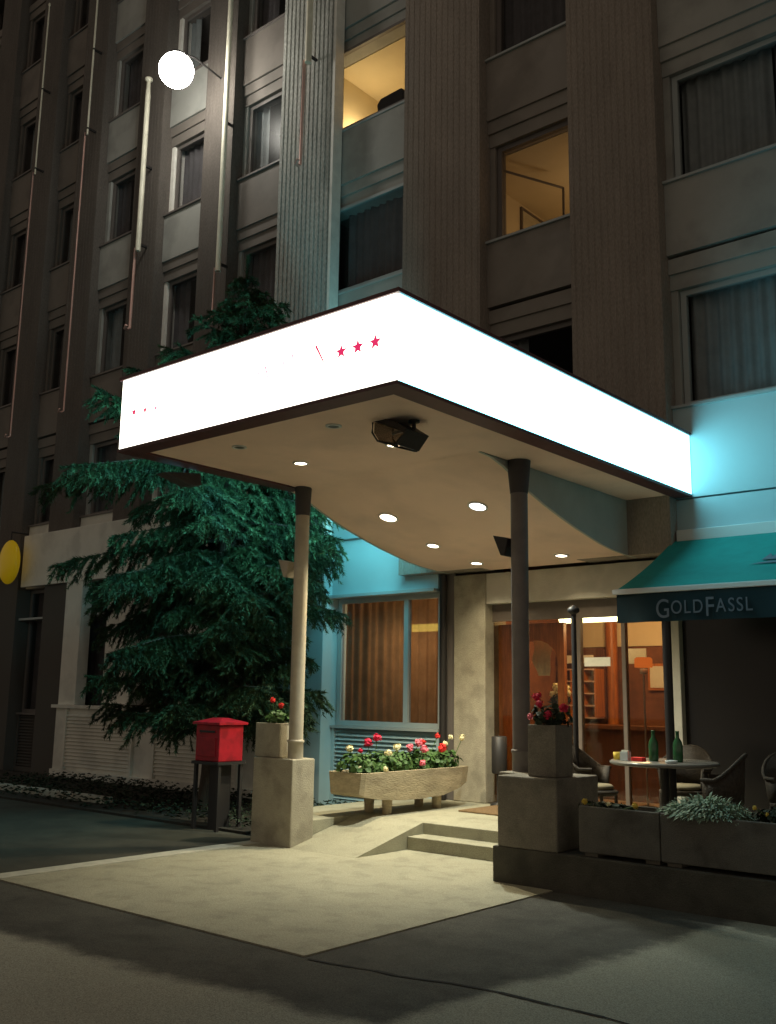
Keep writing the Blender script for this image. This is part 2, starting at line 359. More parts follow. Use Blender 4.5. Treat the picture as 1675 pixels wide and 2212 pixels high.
for i, (a, b) in enumerate(PIL):
    core.box((a+b)/2-.06,(a+b)/2+.06,YW+.255,YW+3.2,3.83,TOP)
core.build('wall', 'room_dark', B)
def curtain(parent, x0, x1, z0, z1, y, m, amp=.03, wl=.16, name='curtain'):
    n = max(8, int((x1-x0)/.025)); c = MB(); vs = []; ph = random.random()*6
    for i in range(n+1):
        x = x0+(x1-x0)*i/n; d = amp*math.sin(2*math.pi*(x-x0)/wl+ph)+amp*.5*math.sin(2*math.pi*(x-x0)/(wl*2.7)+ph*2)
        vs += [(x,y+d,z0),(x,y+d*1.1,z1)]
    c.add(vs, [(2*i,2*i+2,2*i+3,2*i+1) for i in range(n)], True)
    return c.build(name, m, parent)
def window(x0, x1, z0, z1, fm='frame', cur=None, split=None, dy=0, t=.07):
    f = MB(); y0, y1 = YW+.02+dy, YW+.09+dy
    f.box(x0,x1,y0,y1,z0,z0+t); f.box(x0,x1,y0,y1,z1-t,z1); f.box(x0,x0+t,y0,y1,z0+t,z1-t); f.box(x1-t,x1,y0,y1,z0+t,z1-t)
    if split: f.box(split-.04,split+.04,y0-.004,y1,z0+t,z1-t)
    w = f.build('window', fm, B)
    MB().box(x0+t,x1-t,y0+.03,y0+.038,z0+t,z1-t).build('pane', 'pane', w)
    if cur:
        for c in cur: curtain(w, c[0], c[1], z0+.01, z1, YW+.22, c[2])
    return w
for i in range(len(PIL)-1):
    x0, x1 = PIL[i][1], PIL[i+1][0]
    if x1 < -24: continue
    for k, s in enumerate(SILL):
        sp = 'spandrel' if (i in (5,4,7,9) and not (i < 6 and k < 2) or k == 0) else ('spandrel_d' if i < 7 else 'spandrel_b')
        zb = s-.99 if k else 3.95
        if k == 0 and i in (7,8,9,10): sp = 'white_panel'
        if k == 0 and i in (3,4,5,6): sp = 'pale_wall'
        xl_ = x0-.34 if i == 7 else x0+.002            # behind the thin grey pilaster the panels run on
        MB().box(xl_,x1-.002,YW-.12,YW+.25,zb,s-.035).build('spandrel', sp, B)
        MB().box(xl_,x1-.002,YW-.16 if i != 7 else YW-.135,YW+.02,s-.034,s).build('sill', 'frame_pale' if i > 6 else 'frame', B)
        h = MB().box(xl_,x1-.002,YW-.05,YW+.25,s+1.50,s+1.70); h.box(xl_,x1-.002,YW-.085,YW+.25,s+1.702,s+1.90)
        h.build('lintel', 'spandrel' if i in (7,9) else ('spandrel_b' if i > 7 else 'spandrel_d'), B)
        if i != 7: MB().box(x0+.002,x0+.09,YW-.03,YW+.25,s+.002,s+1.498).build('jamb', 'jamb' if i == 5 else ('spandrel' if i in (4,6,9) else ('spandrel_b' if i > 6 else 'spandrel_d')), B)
        a, b = x0+(.10 if i != 7 else -.26), x1-.01
        if (i, k) in LIT: cur = None
        elif (i, k) == (7, 1): cur = [(a+.12,b,'curtain')]
        elif i == 9: cur = [(a+.03,b-.25,'curtain_teal'),(b-.22,b,'curtain')]
        elif (i+k) % 3 == 0: cur = [(a,a+.45,'curtain'),(b-.3,b,'curtain')]
        elif (i+k) % 3 == 1: cur = [(a,b,'curtain')]
        else: cur = [(a,a+.35,'curtain_teal')]
        window(a, b, s+.004, s+1.496, 'frame_pale' if i == 9 or (i, k) == (7, 1) else 'frame', cur, dy=-.12 if i == 7 else 0, t=.05 if i == 7 else .07)
# lit rooms: plastered walls, ceiling and a lamp inside
def room(x0, x1, s, col, e, lamp):
    r = MB(); z0, z1 = s-.98, s+1.50; y0, y1 = YW+.27, YW+3.0; t = .02
    r.box(x0,x1,y1,y1+t,z0,z1); r.box(x0-t,x0,y0,y1,z0,z1); r.box(x1,x1+t,y0,y1,z0,z1); r.box(x0,x1,y0,y1,z1,z1+t); r.box(x0,x1,y0,y1,z0-t+.01,z0)
    o = r.build('room', 'roomwall', B); point('room_light', lamp, col, e, .12, o); return o
room(-11.0,-8.4,10.90,(1.0,.76,.40),30,(-10.72,YW+.75,11.35))
room(-8.1,-5.6,8.01,(1.0,.70,.40),10,(-6.5,YW+1.7,8.5))
# ground floor, left of the entrance
for i in range(3, 8):
    x0, x1 = PIL[i][1], PIL[i+1][0]
    if i == 7: x1 = -8.42
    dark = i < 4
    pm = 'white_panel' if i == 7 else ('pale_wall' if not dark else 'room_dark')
    top = MB().box(x0+.002,x1-.002,YW-.10,YW+.25,3.10,3.93) if i == 7 else MB().box(x0+.002,x1-.002,YW-.10,YW+.25,3.72,3.93)
    top.build('lower_spandrel', 'white_panel' if i == 7 else 'pale_wall', B)
    MB().box(x0+.002,x1-.002,YW-.20,YW+.1,3.055,3.098).build('ledge', 'frame_pale', B)
    MB().box(x0+.002,x1-.002,YW-.15,YW-.09,3.931,3.949).build('ledge', 'frame', B)
    lv = MB(); z = .12
    lv.box(x0+.002,x1-.002,YW+.03,YW+.25,0,1.13)
    while z < 1.10:
        lv.add([(x0+.06,YW-.04,z),(x1-.06,YW-.04,z),(x1-.06,YW+.02,z+.045),(x0+.06,YW+.02,z+.045),(x0+.06,YW+.03,z),(x1-.06,YW+.03,z)], [(0,1,2,3),(0,4,5,1)]); z += .06
    lv.box(x0+.002,x0+.06,YW-.05,YW+.03,0,1.13); lv.box(x1-.06,x1-.002,YW-.05,YW+.03,0,1.13); lv.box(x0+.06,x1-.06,YW-.05,YW+.03,0,.10)
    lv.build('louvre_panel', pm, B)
    MB().box(x0+.002,x1-.002,YW-.09,YW+.25,1.132,1.17).build('sill', 'frame_pale' if not dark else 'frame', B)
    a, b = x0+.03, x1-.02
    if i == 7:
        w = window(a, b, 1.172, 3.052, 'frame_pale', [(a,b,'curtain_brown')], split=-9.09)
    else: window(a, b, 1.172, 3.052 if i == 7 else 3.7, 'frame', [(a,b,'curtain')])
MB().box(-19.15,-15.0,YP-.06,YP+.018,3.72,4.80).build('fascia_band', 'pale_wall', B, bevel=.01); MB().box(-14.99,-11.8,YP-.06,YP+.018,3.72,4.80).build('fascia_band', 'pale_wall', B, bevel=.01)
bw = MB(); bw.box(-17.50,-11.8,YP-.09,YP+.018,0,.16); bw.box(-17.50,-11.8,YP-.03,YP+.018,.16,1.30); bw.box(-17.55,-11.8,YP-.12,YP+.018,1.30,1.36)
for x0, x1 in ((-17.05,-15.0),(-14.3,-12.2)):
    z = .24
    while z < 1.2: bw.add([(x0,YP-.075,z),(x1,YP-.075,z),(x1,YP-.031,z+.05),(x0,YP-.031,z+.05),(x0,YP-.031,z),(x1,YP-.031,z)], [(0,1,2,3),(0,4,5,1)]); z += .065
    bw.box(x0-.06,x0,YP-.09,YP-.03,.16,1.30); bw.box(x1,x1+.06,YP-.09,YP-.03,.16,1.30)
bw.build('base_panel', 'pale_wall', B)
MB().box(-17.44,-16.88,YP-.04,YW-.115,1.362,3.718).build('ground_pilaster', 'pale_wall', B)
# ground-floor room with a gold lamp behind the curtain
MB().box(-10.9,-8.3,YW+2.2,YW+2.3,.25,3.6).build('room', 'lobby', B)
# entrance: pillar, beam, drainpipe, door frames, panes
MB().box(-8.18,-7.66,YW-.06,YW+.45,.25,3.26).build('pillar', 'concrete', B, bevel=.012)
MB().box(-8.42,-8.18,YW-.02,YW+.3,.25,3.3).build('recess_panel', 'frame', B)
MB().tube([(-8.33,YW-.10,.25),(-8.33,YW-.10,3.28)], .05).build('drainpipe', 'metal_dark', B)
MB().box(-7.66,-4.80,YW-.02,YW+.40,2.85,3.26).build('beam', 'beam', B)
MB().box(-5.10,-4.93,YW-.05,YW+.12,.25,2.85).build('door_post', 'beam', B, bevel=.008)
MB().box(-4.93,-3.302,YW+.05,YW+.3,.25,3.0).build('side_wall', 'dark_glass', B)
MB().box(-4.87,-3.302,YW-.11,YW+.25,3.0,3.93).build('lower_spandrel', 'white_panel', B)
MB().box(-3.298,.8,YP+.05,YW+.3,0,3.49).build('side_wall', 'dark_glass', B)
d = MB(); yd0, yd1 = YW+.12, YW+.2
d.box(-7.66,-5.10,yd0,yd1,2.62,2.85)
for xx, w in ((-6.36,.07),(-5.73,.05),(-5.15,.07)): d.box(xx-w/2,xx+w/2,yd0,yd1,.25,2.62)
d.box(-6.325,-5.185,yd0+.01,yd1,.25,.34)
d.build('glazing_frame', 'frame_brown', B)
MB().box(-7.66,-5.10,yd0+.03,yd0+.036,.35,2.61).build('glazing_pane', 'pane_door', B)
# orange arched wooden door leaf
ad = MB(); outer = [(-7.63,.27),(-7.63,2.58),(-6.62,2.58),(-6.62,.27)]
def arch(x0, x1, z0, z1, n=10, h=.28):
    pts = [(x0,z0),(x0,z1-h)]
    for k in range(1, n): 
        t = math.pi*(1-k/n); pts.append(((x0+x1)/2+(x1-x0)/2*math.cos(t), z1-h+h*math.sin(t)))
    return pts+[(x1,z1-h),(x1,z0)]
inn = arch(-7.38,-6.72,.55,2.36)
ad.box(-7.63,-7.38,yd1+.02,yd1+.09,.27,2.58); ad.box(-6.72,-6.62,yd1+.02,yd1+.09,.27,2.58); ad.box(-7.38,-6.72,yd1+.02,yd1+.09,.27,.55)
top = [(-7.38,2.58)]+[p for p in inn[1:-1]]+[(-6.72,2.58)]
ad.prism(top, 'y', yd1+.02, yd1+.09)
dl = ad.build('door', 'wood', B)
MB().tube([(-7.30,yd1-.02,1.2),(-7.30,yd1-.05,1.25),(-7.30,yd1-.05,1.55),(-7.30,yd1-.02,1.6)], .012, 8).build('handle', 'steel', dl)
# lobby shell
lb = MB(); lb.box(-8.1,-4.2,YW+3.3-.14,YW+3.19,.25,3.6); lb.box(-8.14,-8.1,YW+.46,YW+3.16,.25,3.6); lb.box(-4.95,-4.90,YW+.31,YW+3.16,.25,3.6)
lb.build('lobby_wall', 'lobby', B)
MB().box(-8.08,-4.97,YW+3.12,YW+3.155,2.42,3.08).build('lobby_frieze', 'roomwall', B)
MB().box(-6.1,-5.0,YW+3.10,YW+3.15,.25,2.42).build('lobby_panel', 'wood_dark', B)
MB().tube([(-7.40,YW+3.0,.25),(-7.40,YW+3.0,3.08)], .09, 12).build('lobby_column', 'wood', B)
MB().box(-8.1,-4.95,YW+.25,YW+3.16,3.1,3.15).build('lobby_ceiling', 'roomwall', B)
MB().box(-8.1,-4.95,YW+.21,YW+3.16,.0,.25).build('lobby_floor', 'lobby_floor', B)
# lobby furniture
tl = thing('tube_light', (-6.53,YW+.75,2.66), 'long yellow white tube lamp glowing inside the glazed entrance', 'tube light')
MB().tube([(-6.97,YW+.75,2.665),(-6.08,YW+.75,2.665)], .055, 12).build('tube', 'e_tube', tl)
MB().box(-7.0,-6.05,YW+.70,YW+.80,2.725,2.79).build('housing', 'white', tl)
for xx in (-6.85,-6.2): MB().tube([(xx,YW+.75,2.79),(xx,YW+.75,3.10)], .01, 6).build('hanger', 'steel', tl)
gl = thing('gold_lamp', (-9.4,YW+.8,2.66), 'gold glowing strip lamp behind the brown curtains', 'lamp')
MB().box(-9.60,-9.02,YW+.78,YW+.84,2.58,2.69).build('shade', 'e_gold', gl); MB().tube([(-9.3,YW+.81,2.69),(-9.3,YW+.81,3.83)], .012, 6).build('cable', 'metal_dark', gl)
kr = thing('key_rack', (-7.7,YW+2.6,1.3), 'brown pigeonhole key rack with pale shelves behind the reception', 'key rack')
MB().box(-8.04,-7.40,YW+2.75,YW+2.80,1.30,2.36).build('back_panel', 'wood_dark', kr)
for z in (1.32,1.50,1.68,1.86,2.04): MB().box(-8.03,-7.41,YW+2.45,YW+2.74,z,z+.02).build('shelf', 'shelf', kr)
for xx in (-8.03,-7.82,-7.61,-7.41): MB().box(xx-.010,xx+.010,YW+2.452,YW+2.738,1.34,2.06).build('divider', 'wood', kr)
MB().box(-8.02,-7.42,YW+2.42,YW+2.46,2.14,2.26).build('header_board', 'paper', kr)
dk = thing('reception_desk', (-6.9,YW+1.9,.25), 'dark reception desk inside the entrance', 'desk')
MB().box(-7.9,-5.9,YW+1.7,YW+1.76,.25,1.20).build('front_panel', 'wood_dark', dk); MB().box(-7.95,-5.85,YW+1.62,YW+2.25,1.20,1.25).build('counter', 'wood_dark', dk)
ol = thing('table_lamp', (-5.86,YW+1.0,.25), 'orange shaded lamp glowing above the lobby counter', 'lamp')
MB()._lathe((-5.90,YW+1.0,2.02), [(.115,0),(.115,.11),(.09,.13)], 20).build('shade', 'e_orange', ol)
MB().tube([(-5.90,YW+1.0,.25),(-5.90,YW+1.0,2.0)], .015, 8).build('stem', 'steel', ol); MB()._lathe((-5.90,YW+1.0,1.93),[(.001,0),(.05,.01),(.05,.07),(.001,.075)],12).build('bulb', 'white', ol); MB()._lathe((-5.90,YW+1.0,.25),[(.16,0),(.16,.02),(.02,.04)],16).build('base','metal_dark',ol)
hc = MB(); vs = []
for j in range(9):
    w = .17-.05*j/8*1.4
    for i in range(9): vs.append((-7.10+(i/8-.5)*2*w+.02*math.sin(j), YW+.48+.02*math.sin(i*1.9+j), 2.40-.062*j))
hc.add(vs, [(j*9+i,j*9+i+1,j*9+i+10,j*9+i+9) for j in range(8) for i in range(8)], True)
tag(hc.build('hanging_cloth', 'cloth'), 'pale yellowish cloth hanging inside the glass door', 'cloth')
MB().box(-6.28,-5.92,yd0+.015,yd0+.026,2.01,2.12).build('door_notice', 'paper', None, 'white paper notice strip stuck on the door glazing', 'notice')
MB().box(-6.24,-5.98,YW+1.25,YW+1.27,2.08,2.28).build('wall_notice', 'paper', None, 'faded cream notice hanging beside the orange lobby lamp', 'notice')
vf = thing('flower_vase', (-7.0,YW+.75,.25), 'white bouquet in a vase on a slim stand inside the entrance', 'bouquet')
MB()._lathe((-7.0,YW+.75,.25),[(.16,0),(.16,.02),(.02,.04),(.02,1.06),(.14,1.08),(.14,1.10),(.001,1.10)],18).build('stand','wood_dark',vf)
MB()._lathe((-7.0,YW+.75,1.35),[(.001,0),(.05,0),(.08,.10),(.045,.20),(.05,.22),(.04,.21)],16).build('vase','ashtray',vf)
b_ = MB()
for k in range(9):
    a = k*.7; bloom(b_, (-7.0+.12*math.cos(a)*(1-.3*(k%3)),YW+.75+.10*math.sin(a),1.68+.05*(k%3)+.02*math.sin(k*2)), .05)
b_.build('blooms','b_cream',vf); b_ = MB(); leaves(b_, (-7.0,YW+.75,1.62), .15,.13,.09, 60, .04); b_.build('leaves','leaf_dark',vf)
lp = thing('lobby_picture', (-6.55,YW+3.08,1.9), 'small pale framed picture on the dark lobby back wall', 'picture')
MB().box(-6.85,-6.35,YW+3.09,YW+3.118,1.75,2.15).build('frame','wood',lp); MB().box(-6.81,-6.39,YW+3.075,YW+3.089,1.79,2.11).build('canvas','paper',lp)
point('lobby_light', (-6.3,YW+1.3,2.75), (1.0,.68,.34), 85, .2)
point('parlour_light', (-9.3,YW+1.2,2.5), (1.0,.64,.32), 60, .2)

# ------------------------------------------------------------------ canopy
K = thing('entrance_canopy', (-6.48,8,0), 'large illuminated white entrance canopy on two round columns, red stars on its front', 'canopy')
fp = MB().add([(XL+.02,YF,ZS+.001),(XC-.02,YF,ZS+.001),(XC-.02,YF,ZT-.001),(XL+.02,YF,ZT-.001)], [(0,1,2,3)]); fp.build('front_fascia', 'e_front', K)
MB().add([(XC,YF+.02,ZS+.001),(XC,10.97,ZS+.001),(XC,10.97,ZT-.001),(XC,YF+.02,ZT-.001)], [(0,1,2,3)]).build('right_fascia', 'e_side', K)
MB().add([(XL,10.70,ZS+.001),(XL,YF+.02,ZS+.001),(XL,YF+.02,ZT-.001),(XL,10.70,ZT-.001)], [(0,1,2,3)]).build('left_fascia', 'e_left', K)
# bent corner strips where the two lit faces meet
MB().add([(XC-.02,YF,ZS+.001),(XC,YF+.02,ZS+.001),(XC,YF+.02,ZT-.001),(XC-.02,YF,ZT-.001)], [(0,1,2,3)]).build('corner_strip', 'e_front', K)
MB().add([(XL,YF+.02,ZS+.001),(XL+.02,YF,ZS+.001),(XL+.02,YF,ZT-.001),(XL,YF+.02,ZT-.001)], [(0,1,2,3)]).build('corner_strip', 'e_front', K)
def frame_ring(z0, z1, out, wid):
    r = MB(); xo0, xo1, yo = XL-out, XC+out, YF-out
    r.box(xo0,xo1,yo,yo+wid,z0,z1); r.box(xo0,xo0+wid,yo+wid,10.97,z0,z1); r.box(xo1-wid,xo1,yo+wid,10.97,z0,z1); return r
frame_ring(ZT,ZT+.035,.02,.15).build('top_rim', 'rim', K)
frame_ring(ZS-.03,ZS,.004,.20).build('bottom_rim', 'rim', K)
MB().box(XL+.10,XC-.10,YF+.10,10.97,ZT+.031,ZT+.06).build('canopy_roof', 'roof', K)
MB().box(XL+.14,XC-.14,YF+.14,10.97,ZS-.01,ZS+.05).build('soffit', 'soffit', K)
# curved inner soffit dropping towards the door
PR = [(7.75,3.968),(7.95,3.955),(8.17,3.90),(8.45,3.79),(8.70,3.70),(8.95,3.625),(9.3,3.535),(9.6,3.465),(9.86,3.415),(10.15,3.36),(10.44,3.325),(10.75,3.305),(11.05,3.30)]
def profz(y):
    for (a,b),(c,e) in zip(PR, PR[1:]):
        if a <= y <= c: return b+(e-b)*(y-a)/(c-a)
    return ZS-.01
X0, X1 = -8.25, -5.45
cs = MB(); vs = []
for y, z in PR: vs += [(X0,y,z),(X1,y,z)]
cs.add(vs, [(2*i,2*i+1,2*i+3,2*i+2) for i in range(len(PR)-1)], True); cs.build('curved_soffit', 'soffit', K)
for xx, mm in ((X1,'soffit_side'),(X0,'soffit_side')):
    t = .03 if xx == X1 else -.03
    MB().prism([(y,z-.004) for y, z in PR]+[(11.05,ZS-.012),(7.75,ZS-.012)], 'x', xx, xx+t).build('side_panel', mm, K)
# columns with capitals
def column(x, y, m, r, z0, fl):
    c = MB().tube([(x,y,z0),(x,y,ZS-.01)], r, 24).build('column', m, K)
    MB().tube([(x,y,z0),(x,y,z0+.17),(x,y,z0+.175),(x,y,z0+.20),(x,y,z0+.205)], [r+.006,r+.006,r+.014,r+.014,r], 24).build('collar', m, c)
    b = MB().tube([(x,y,ZS-.35),(x,y,ZS-.30),(x,y,ZS-.012)], [r+.004,r+fl*.25,r+fl], 24); b.build('capital', 'cap', c)
    return c
column(-8.03,7.92,'col',.080,.915,.018); column(-5.35,8.32,'col_dark',.086,.915,.035)
# stars and what is left of the lettering on the front panel
def star(x, z, r, m, name='star'):
    pts = []
    for k in range(10):
        a = math.pi/2+k*math.pi/5; q = r if k % 2 == 0 else r*.42; pts.append((x+q*math.cos(a), z+q*math.sin(a)))
    b = MB().prism(pts, 'y', YF-.006, YF-.002); return b.build(name, m, K)
for xx, zz, r in ((-5.26,4.335,.062),(-5.08,4.335,.065),(-4.895,4.335,.065)): star(xx, zz, r, 'e_star')
for xx, zz, r, m in ((-8.05,4.325,.045,'e_star'),(-7.87,4.315,.036,'e_star'),(-7.70,4.305,.034,'e_stroke')): star(xx, zz, r, m)
def stroke(xa, za, xb, zb, w, m):
    dx, dz = xb-xa, zb-za; l = math.hypot(dx,dz); nx, nz = -dz/l*w/2, dx/l*w/2
    MB().prism([(xa+nx,za+nz),(xb+nx*.5,zb+nz*.5),(xb-nx*.5,zb-nz*.5),(xa-nx,za-nz)], 'y', YF-.006, YF-.002).build('letter_stroke', m, K)
stroke(-5.55,4.45,-5.455,4.29,.020,'e_star'); 
stroke(-6.25,4.37,-6.20,4.24,.013,'e_faint'); stroke(-6.16,4.40,-6.11,4.255,.015,'e_stroke')
stroke(-5.93,4.40,-5.94,4.22,.012,'e_stroke'); stroke(-5.825,4.44,-5.835,4.235,.014,'e_stroke')
for za, zb in ((4.25,4.29),(4.34,4.36),(4.41,4.46)):
    MB().box(XC+.002,XC+.006,5.735,5.742,za,zb).build('letter_stroke', 'e_faint', K)
# recessed downlights
def downlight(x, y, lit, lens='e_spot', e=42, r=.068):
    z = profz(y); sl = 0
    if y > 7.75: sl = math.atan2(profz(y+.05)-profz(y-.05), .1)
    g = MB()._lathe((0,0,0), [(r+.022,.006),(r+.024,-.006),(r,-.008),(r,.006)], 24).build('downlight', 'white', None)
    g.location = (x,y,z-.004); g.rotation_euler = (sl,0,0)
    l = MB()._lathe((0,0,0), [(.0005,-.004),(r,-.004)], 24)
    lo = l.build('lens', lens if lit else 'e_off', None); lo.parent = g
    g.parent = K; g.matrix_parent_inverse = Matrix.Translation(K.location).inverted()
    if lit: spot('downlight_lamp', (x,y,z-.05), (1.0,.86,.56) if lens == 'e_spot' else (.92,.98,.85), e, 125, .75, .05, K)
for xx in (-7.19,-5.93):
    downlight(xx, 6.2, False, r=.05); downlight(xx, 7.04, True, e=16, r=.062)
downlight(-7.46, 8.77, True, e=330, r=.098); downlight(-6.19, 8.79, True, 'e_cool', 370, r=.09)
for xx in (-7.47,-6.19): downlight(xx, 9.65, True, e=80)
downlight(-7.40, 10.48, True, e=45); downlight(-6.14, 10.48, True, e=45)

# ------------------------------------------------------------------ floodlights
F = thing('floodlight', (-5.35,6.5,ZS), 'black halogen floodlight hanging under the front corner of the canopy', 'floodlight')
MB().tube([(-5.25,6.5,ZS-.012),(-5.25,6.5,3.86)], .018, 8).build('stem', 'metal_dark', F); MB()._lathe((-5.25,6.5,ZS-.03),[(.001,0),(.05,.0),(.05,.018)],14).build('ceiling_plate','metal_dark',F)
fx, fz = -5.42, 3.93
h = MB()
h.prism([(fx+u,fz+v) for u, v in ((-.165,.045),(-.125,.085),(.10,.005),(.235,-.085),(.20,-.115),(.08,-.045),(-.10,.03))], 'y', 6.32, 6.63)
h.prism([(fx+u,fz+v) for u, v in ((.235,-.085),(.20,-.115),(.10,-.20),(.125,-.205))], 'y', 6.32, 6.63)
h.build('housing', 'metal_dark', F, bevel=.006)
MB().prism([(fx+u,fz+v) for u, v in ((.195,-.11),(.08,-.05),(-.10,.025),(-.155,.04),(-.16,-.05),(-.10,-.13),(.08,-.19),(.10,-.195))], 'y', 6.35, 6.60).build('glass', 'flood_glass', F)
g = MB()
for yy in (6.335,6.615): g.tube([(fx-.163,yy,fz+.04),(fx-.168,yy,fz-.05),(fx-.105,yy,fz-.135),(fx+.08,yy,fz-.198),(fx+.115,yy,fz-.205)], .009, 6)
g.tube([(fx-.105,6.335,fz-.135),(fx-.105,6.615,fz-.135)], .009, 6); g.build('glass_frame', 'metal_dark', F)
MB().box(fx-.05,fx+.09,6.46,6.48,fz-.06,fz-.04).build('halogen_tube', 'white', F)
def wedge(name, x, y, z, lab, m='metal_dark', w=.16):
    t = thing(name, (x,y,z), lab, 'spotlight')
    MB().prism([(x-.09,z+.11),(x+.09,z+.07),(x+.05,z-.11),(x-.0,z-.10)], 'y', y-w/2, y+w/2).build('housing', m, t, bevel=.008)
    MB().tube([(x+.04,y,z),(x+.16,y,z)], .02, 8).build('bracket', m, t); return t
wedge('spotlight', -8.24, 7.92, 3.03, 'small tan wedge spotlight clamped to the left column', 'col')
wedge('spotlight', -5.53, 8.32, 3.11, 'small dark wedge spotlight clamped to the grey right column')
t = thing('spotlight', (-8.36,6.4,3.9), 'dark wedge floodlight fixed under the left canopy edge above the spruce', 'spotlight')
MB().prism([(6.15,3.86),(6.62,3.93),(6.64,3.80),(6.50,3.78)], 'x', -8.46, -8.28).build('housing', 'cap', t, bevel=.008); MB().tube([(-8.32,6.45,3.90),(-8.32,6.45,3.94)], .03, 8).build('bracket','metal_dark',t)

# ------------------------------------------------------------------ pedestals, planters
MB().box(-8.56,-7.93,7.78,8.13,-.05,.915).build('column_pedestal', 'concrete', None, 'pale concrete pedestal carrying the left canopy column beside the ramp', 'pedestal', bevel=.015)
MB().box(-5.24,-4.62,7.735,8.48,.30,.915).build('column_pedestal', 'agg', None, 'dark aggregate concrete pedestal carrying the right canopy column on the kerb wall', 'pedestal', bevel=.015)
MB().box(-5.47,-5.24,8.10,8.52,LZ,.915).build('pedestal_plinth', 'agg', None, 'narrow concrete plinth stuck to the left of the right pedestal under the grey column', 'plinth', bevel=.01)
def pot(name, x0, x1, y0, y1, z0, z1, m, lab, cat='planter'):
    t = thing(name, ((x0+x1)/2,(y0+y1)/2,z0), lab, cat); w = .03
    b = MB(); b.box(x0,x1,y0,y0+w,z0,z1); b.box(x0,x1,y1-w,y1,z0,z1); b.box(x0,x0+w,y0+w,y1-w,z0,z1); b.box(x1-w,x1,y0+w,y1-w,z0,z1); b.box(x0+w,x1-w,y0+w,y1-w,z0,z0+.05)
    b.build('box', m, t, bevel=.008); MB().box(x0+w,x1-w,y0+w,y1-w,z1-.10,z1-.04).build('soil', 'soil', t); return t
pot('tall_planter', -8.58,-8.19,7.82,8.08,.918,1.29,'concrete','tall square concrete planter on the left pedestal holding a few red flowers')
pot('tall_planter', -4.97,-4.68,7.83,8.13,.918,1.37,'agg','tall square concrete planter on the right pedestal in front of the door')
# low trough planters on the terrace edge
for x0, x1, lab in ((-4.42,-3.687,'low concrete planter box on the kerb wall next to the right pedestal'),(-3.68,-2.537,'low concrete planter box with silvery foliage spilling over its rim'),(-2.53,-1.40,'low concrete planter box at the far right end of the kerb wall')):
    t = pot('planter_box', x0, x1, 7.75, 8.12, .335, .71, 'box', lab)
    for xx in (x0+.03, x1-.15): MB().box(xx,xx+.12,7.80,8.08,.30,.334).build('foot', 'agg', t)
# stone flower trough: length runs towards the door
T = thing('stone_trough', (-7.88,9.6,LZ), 'long weathered stone trough with boat shaped underside on short feet, full of flowers', 'planter')
tv = MB(); ys = [8.57,8.62,8.9,9.3,9.7,10.1,10.45,10.62]; zb = [.52,.49,.44,.41,.405,.42,.49,.55]
xl, xr, zt = -8.16, -7.60, .745
vs = []; 
for y, zz in zip(ys, zb):
    ins = .03 if y in (ys[0], ys[-1]) else 0
    vs += [(xl+ins,y,zt),(xr-ins,y,zt),(xr-.03-ins,y,zz),(xl+.03+ins,y,zz),(xl+.05,min(max(y,8.63),10.56),zt),(xr-.05,min(max(y,8.63),10.56),zt),(xl+.05,min(max(y,8.63),10.56),.68),(xr-.05,min(max(y,8.63),10.56),.68)]
fs = []
for i in range(len(ys)-1):
    a, c = i*8, i*8+8
    fs += [(a+1,a+2,c+2,c+1),(a+2,a+3,c+3,c+2),(a+3,a,c,c+3),(a,a+4,c+4,c),(a+5,a+1,c+1,c+5),(a+4,a+6,c+6,c+4),(a+7,a+5,c+5,c+7)]
n = (len(ys)-1)*8
fs += [(0,3,2,1),(n+1,n+2,n+3,n),(0,1,5,4),(4,5,7,6),(n+4,n+5,n+1,n),(n+6,n+7,n+5,n+4)]
tv.add(vs, fs); tv.build('basin', 'trough', T)
MB().box(xl+.05,xr-.05,8.63,10.56,.62,.69).build('soil', 'soil', T)
for yy in (9.20,10.15):
    for xx in (-8.06,-7.78): MB().tube([(xx,yy,LZ),(xx,yy,.44)], [.055,.065], 14).build('foot', 'trough', T)
FL = [(8.74,[(-7.95,8.72,1.00,.045,'b_cream'),(-7.75,8.66,.80,.032,'b_cream')],'geranium with cream blooms at the near end of the trough'),
      (9.02,[(-7.9,8.98,1.06,.055,'b_crim'),(-7.83,9.06,1.12,.05,'b_crim'),(-7.96,8.92,.97,.035,'b_crim')],'geranium with crimson blooms second in the trough'),
      (9.28,[(-7.70,9.12,.95,.045,'b_cream'),(-7.80,9.40,1.00,.05,'b_cream'),(-7.62,8.98,.78,.035,'b_cream')],'geranium with pale yellow blooms low in the middle of the trough'),
      (9.56,[(-7.78,9.62,.99,.05,'b_pink'),(-7.74,9.74,1.05,.052,'b_pink'),(-7.72,9.82,.97,.05,'b_pink'),(-7.62,9.66,.82,.042,'b_pink')],'geranium with salmon pink blooms in the middle of the trough'),
      (9.88,[(-7.75,10.12,1.12,.04,'b_red'),(-7.66,10.1,.98,.06,'b_red'),(-7.85,9.96,1.05,.035,'b_red')],'geranium with scarlet blooms right of the pink ones'),
      (10.15,[(-7.75,10.40,1.10,.035,'b_cream'),(-7.7,10.22,1.03,.035,'b_cream')],'geranium with small white blooms behind the scarlet ones'),
      (10.40,[(-7.64,10.50,1.10,.042,'b_cream')],'geranium with one white bloom at the pillar end of the trough')]
for y, bl, lab in FL: plant('geranium', -7.86, y, .69, .26, .24, .22, bl, lab, 230, .036, group='geraniums in the stone trough')
plant('geranium', -8.38, 7.95, 1.26, .16, .18, .12, [(-8.40,7.90,1.54,.032,'b_red'),(-8.24,7.88,1.48,.036,'b_red')], 'sparse geranium with two red blooms in the left tall planter', 130, .032)
